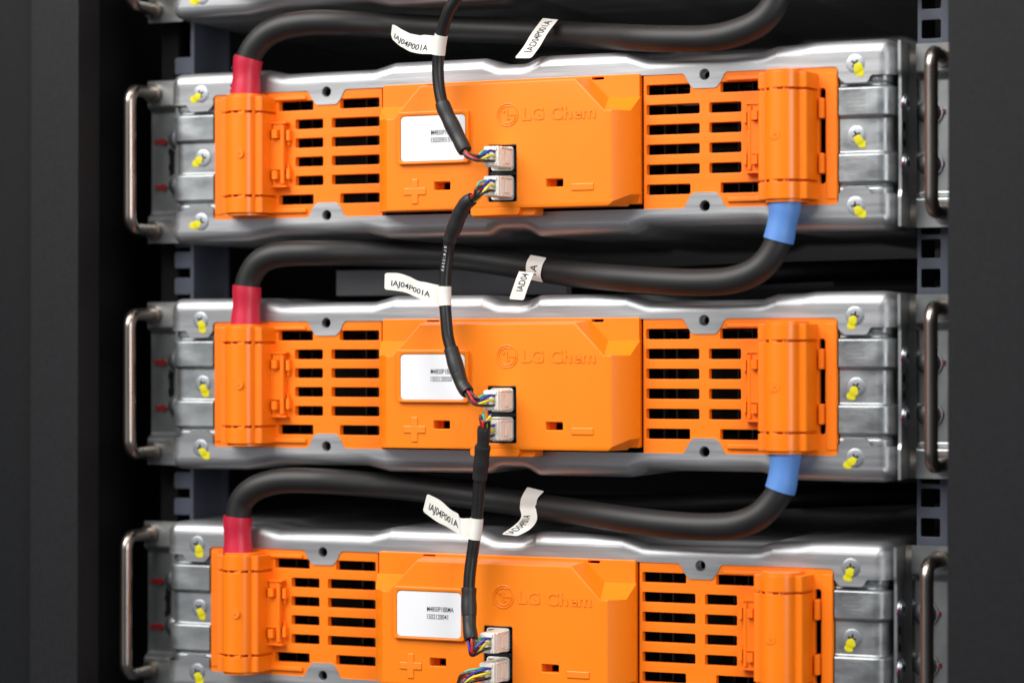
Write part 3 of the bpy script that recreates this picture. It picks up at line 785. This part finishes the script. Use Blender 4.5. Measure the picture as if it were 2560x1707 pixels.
def signal_cable(label, px, sleeves, tag, plug_top=None, plug_bot=None, bulges=None, txtprint=None, r=3.35, orders=None):
    o0 = P(*px[0]); t = thing('signal_cable', label, 'signal cable', SIGG, o0)
    pts = [P(*q) for q in px]; c = spline(pts, 1.2)
    mb = MB(); mb.tube([p-o0 for p in c], r, 20); build('cable_jacket', mb, M['jacket'], t, smooth=60)
    for (a, b, rr, rr2) in sleeves:
        i0 = nearest(c, P(*a)); i1 = nearest(c, P(*b)); i0, i1 = min(i0, i1), max(i0, i1)
        pp = [p-o0 for p in c[i0:i1+1]]; n = len(pp)
        rad = [(rr+(rr2-rr)*k/(n-1))*(1+.03*math.sin(k*.7+i0)) for k in range(n)]
        rad[0] *= .96; rad[-1] *= .96
        mb = MB(); mb.tube(pp, rad, 20); build('heat_shrink_sleeve', mb, M['shrink'], t, smooth=50)
    if tag:
        wr = tag['wrap']; i0 = nearest(c, P(*wr[0])); i1 = nearest(c, P(*wr[1])); i0, i1 = min(i0, i1), max(i0, i1)
        pp = [p-o0 for p in c[i0:i1+1]]; mb = MB(); mb.tube(pp, r+.35, 24, caps=True)
        tgm = build('tag_band', mb, M['paper'], t, smooth=50, label='white paper band wrapped round the cable')
        cen = [P(*q[0])-o0 for q in tag['tag']]; wid = [P(*q[1])-P(*q[2]) for q in tag['tag']]
        ribbon('cable_tag', t, cen, wid, 'IAJ04P001A', *tag['span'], hfrac=tag.get('h', .34), voff=tag.get('v', 0), label='white paper flag printed with a cable number')
    if plug_top:                                  # plug at the upper end of the cable
        q = plug(t, o0, *plug_top); tdir = (c[0]-c[1]).normalized(); wires(t, q, o0, c[0], tdir, bulges[0], orders and orders[0])
    if plug_bot:
        q = plug(t, o0, *plug_bot); tdir = (c[-1]-c[-2]).normalized(); wires(t, q, o0, c[-1], tdir, bulges[1], orders and orders[1])
    if txtprint:
        i0 = nearest(c, P(*txtprint[0])); i1 = nearest(c, P(*txtprint[1])); vs, fs = text_mesh(txtprint[2], 1.0, 1.0, offset=.01)
        mb = MB(); out = []
        for a, b in vs:
            f = i0+(i1-i0)*a; i = min(len(c)-2, int(f)); p = c[i].lerp(c[i+1], f-i); T = (c[i+1]-c[i]).normalized()
            vw = (CAM-p).normalized(); vw = (vw-T*vw.dot(T)).normalized(); sd = T.cross(vw)
            if sd.x > 0: sd = -sd
            th = .55+(b-.5)*.5; out.append(p-o0+(vw*math.cos(th)+sd*math.sin(th))*(r+.06))
        mb.add(out, fs); build('printed_text', mb, M['w_white'], t, smooth=0)
    return t
def fw(x, y, d, h): return ((x, y, d), (x, y-h/2, d), (x, y+h/2, d))
def fq(tx, ty, bx, by, d): return (((tx+bx)/2, (ty+by)/2, d), (tx, ty, d), (bx, by, d))
signal_cable('thin black signal cable with a curled white flag, entering from the top edge',
    [(1160, -45, 44), (1142, -5, 43), (1124, 25, 42), (1111, 60, 40), (1101, 100, 38), (1095, 160, 36), (1097, 213, 36), (1107, 263, 37), (1126, 305, 38), (1145, 343, 39), (1163, 378, 41)],
    [((1106, 256, 37), (1144, 340, 39), 4.15, 4.4), ((1140, 334, 39), (1163, 378, 41), 4.2, 4.0)],
    dict(wrap=[(1103, 86, 39), (1097, 136, 37)], span=(.90, .12), h=.42, v=-.22,
         tag=[fq(1086, 90, 1080, 136, 38), fq(1062, 88, 1052, 135, 37), fq(1048, 89, 1030, 131, 37), fq(1020, 82, 1004, 118, 38), fq(995, 68, 984, 102, 39), fq(981, 60, 977, 90, 40)]),
    plug_bot=(1, -7.7), bulges=[None, (1, -2, -1.5)], orders=[None, [40, 100, -70, 60, -140, -110]])
signal_cable('thin black signal cable with small white print, between the upper and middle modules',
    [(1181, 497, 41), (1165, 508, 40), (1150, 534, 38), (1136, 569, 36), (1124, 603, 34), (1119, 640, 33), (1114, 678, 33), (1112, 716, 33), (1112, 750, 33), (1115, 793, 34), (1120, 843, 35), (1129, 877, 36), (1146, 935, 38), (1156, 962, 39), (1169, 981, 41)],
    [((1181, 497, 41), (1150, 534, 38), 3.7, 4.3), ((1152, 530, 38), (1124, 603, 34), 4.4, 4.0), ((1120, 872, 35), (1146, 938, 38), 4.2, 4.4), ((1145, 932, 38), (1169, 981, 41), 4.0, 3.8)],
    dict(wrap=[(1112, 718, 33), (1113, 766, 33)], span=(.88, .16), h=.40, v=-.14,
         tag=[fq(1097, 713, 1097, 761, 33), fq(1066, 706, 1060, 751, 33), fq(1045, 702, 1036, 741, 33), fq(1022, 691, 1016, 732, 34), fq(996, 683, 990, 727, 35), fq(962, 682, 961, 724, 36)]),
    plug_top=(1, -24.0), plug_bot=(2, -7.7), bulges=[(0, -2, 1.0), (0, -3, -1.5)], txtprint=[(1116, 610, 33), (1108, 680, 33), 'E L R I 2 3 6 5'],
    orders=[[90, 20, -40, 140, -90, -150], [60, 20, -60, 120, 180, -120]])
signal_cable('straight thin black signal cable with a folded white flag, between the two lower modules',
    [(1210, 1067, 42), (1209, 1090, 41), (1207, 1114, 40), (1203, 1156, 38), (1199, 1198, 36), (1196, 1240, 35), (1192, 1295, 34), (1188, 1330, 34), (1183, 1370, 34), (1180, 1390, 34), (1174, 1440, 35), (1172, 1490, 36), (1173, 1540, 38), (1174, 1570, 40), (1178, 1597, 42)],
    [((1210, 1067, 42), (1206, 1120, 40), 3.6, 3.5), ((1206, 1116, 40), (1199, 1198, 36), 4.4, 4.1), ((1173, 1468, 36), (1173, 1543, 38), 4.2, 4.3), ((1173, 1540, 38), (1178, 1597, 42), 3.9, 3.9)],
    dict(wrap=[(1191, 1296, 34), (1187, 1346, 34)], span=(.90, .26), h=.46, v=-.10,
         tag=[fq(1176, 1295, 1170, 1342, 34), fq(1150, 1294, 1156, 1341, 34), fq(1145, 1284, 1150, 1337, 35), fq(1128, 1274, 1120, 1318, 37), fq(1100, 1250, 1090, 1302, 38), fq(1068, 1233, 1057, 1278, 39)]),
    plug_top=(2, -24.0), plug_bot=(3, -7.7), bulges=[(.5, -1, 5.0), (-1.5, -2, -4.5)], orders=[[20, 0, -30, 120, 180, -90], [-20, 90, 0, 140, 180, -120]])
signal_cable('coloured wires curving down from the lower socket of the lowest module',
    [(1146, 1722, 42), (1139, 1740, 41), (1132, 1790, 40), (1130, 1850, 38)], [((1146, 1722, 42), (1139, 1745, 41), 3.9, 4.1)], None,
    plug_top=(3, -24.0), bulges=[(-2.0, -2, 1.5), None], orders=[[60, 20, -30, 110, 180, 150], None])

# ------------------------------------------------------------------ the rack cabinet
rk = thing('server_rack', 'black steel equipment rack with perforated rails, holding the battery modules', 'equipment rack')
def bx(name, m, *a, bevel=0.0, label=None):
    mb = MB(); mb.box(*a); return build(name, mb, m, rk, label, smooth=40, bevel=bevel)
bx('front_post', M['post'], 259.2, 300.5, -60, 37, -420, 420, bevel=2.2)
bx('front_post', M['post'], -293.5, -259.5, 13, 37, -420, 420, bevel=2.2)
bx('side_panel', M['post2'], 301.5, 420, -60, 31, -420, 420, bevel=2)
bx('side_panel', M['post2'], -420, -296.0, -60, 31, -420, 420, bevel=1)
bx('side_wall', M['void'], 262, 266, -700, -60, -420, 420)
bx('side_wall', M['void'], -300, -292, -700, 12, -420, 420)
bx('back_panel', M['backp'], -292, 262, -700, -690, -420, 420)
holes_z = [58.5+dz+44.45*n for n in range(-6, 4) for dz in (-15.875, 0, 15.875)]
mb = MB()
plate(mb, [(227.0, -330), (244, -330), (244, 290), (227.0, 290)], [rrect(229.3, 239.7, z-5.0, z+5.0, 1.0) for z in holes_z if -300 < z < 270], -28, -30, .3)
mb.box(227.0, 228.6, -60, -30, -330, 290)
build('mounting_rail', mb, M['rail'], rk, smooth=40)
mb = MB()
mb.box(-221.7, -219.5, -62, -28, -330, 290)
for a, b in zip(sorted(holes_z), sorted(holes_z)[1:]):
    zc = a-.9
    plate(mb, rrect(-233.2, -221.8, zc-5.1, zc+5.1, 1.6), [], -28.5, -30.5, .4, back=True)
mb.box(-221.7, -215.2, -64, -62, -330, 290)
build('mounting_rail', mb, M['rail'], rk, smooth=40, label='left mounting rail with a comb like edge')
mb = MB(); mb.box(-245, -233.4, -60, -33, -330, 290); build('rail_backing', mb, M['void'], rk, smooth=0)
for z in (-210, -76, 57, 190): bx('shelf_support', M['backp'], -292, 262, -520, -505, z-6, z+9)
bx('cross_member', M['cellgrey'], -140, 10, -70, -62, 52, 67); bx('cross_member', M['cellgrey'], 95, 226, -330, -320, 62, 72)
bx('cross_member', M['cellgrey'], -150, 60, -330, -320, -78, -60); bx('cross_member', M['cellgrey'], 100, 226, -330, -320, -74, -66)
for y, zz in ((-90, 2.0), (-120, -3.0)):           # more black cables far back between the modules
    for zc in (62, -71):
        mb = MB(); mb.tube(spline([V3(-180, y-60, zc+8+zz), V3(-90, y-20, zc+4+zz), V3(0, y, zc-3+zz), V3(110, y-30, zc+3), V3(225, y-90, zc+7)], 4), 6, 14)
        build('rear_cable', mb, M['rubber'], rk, smooth=60)
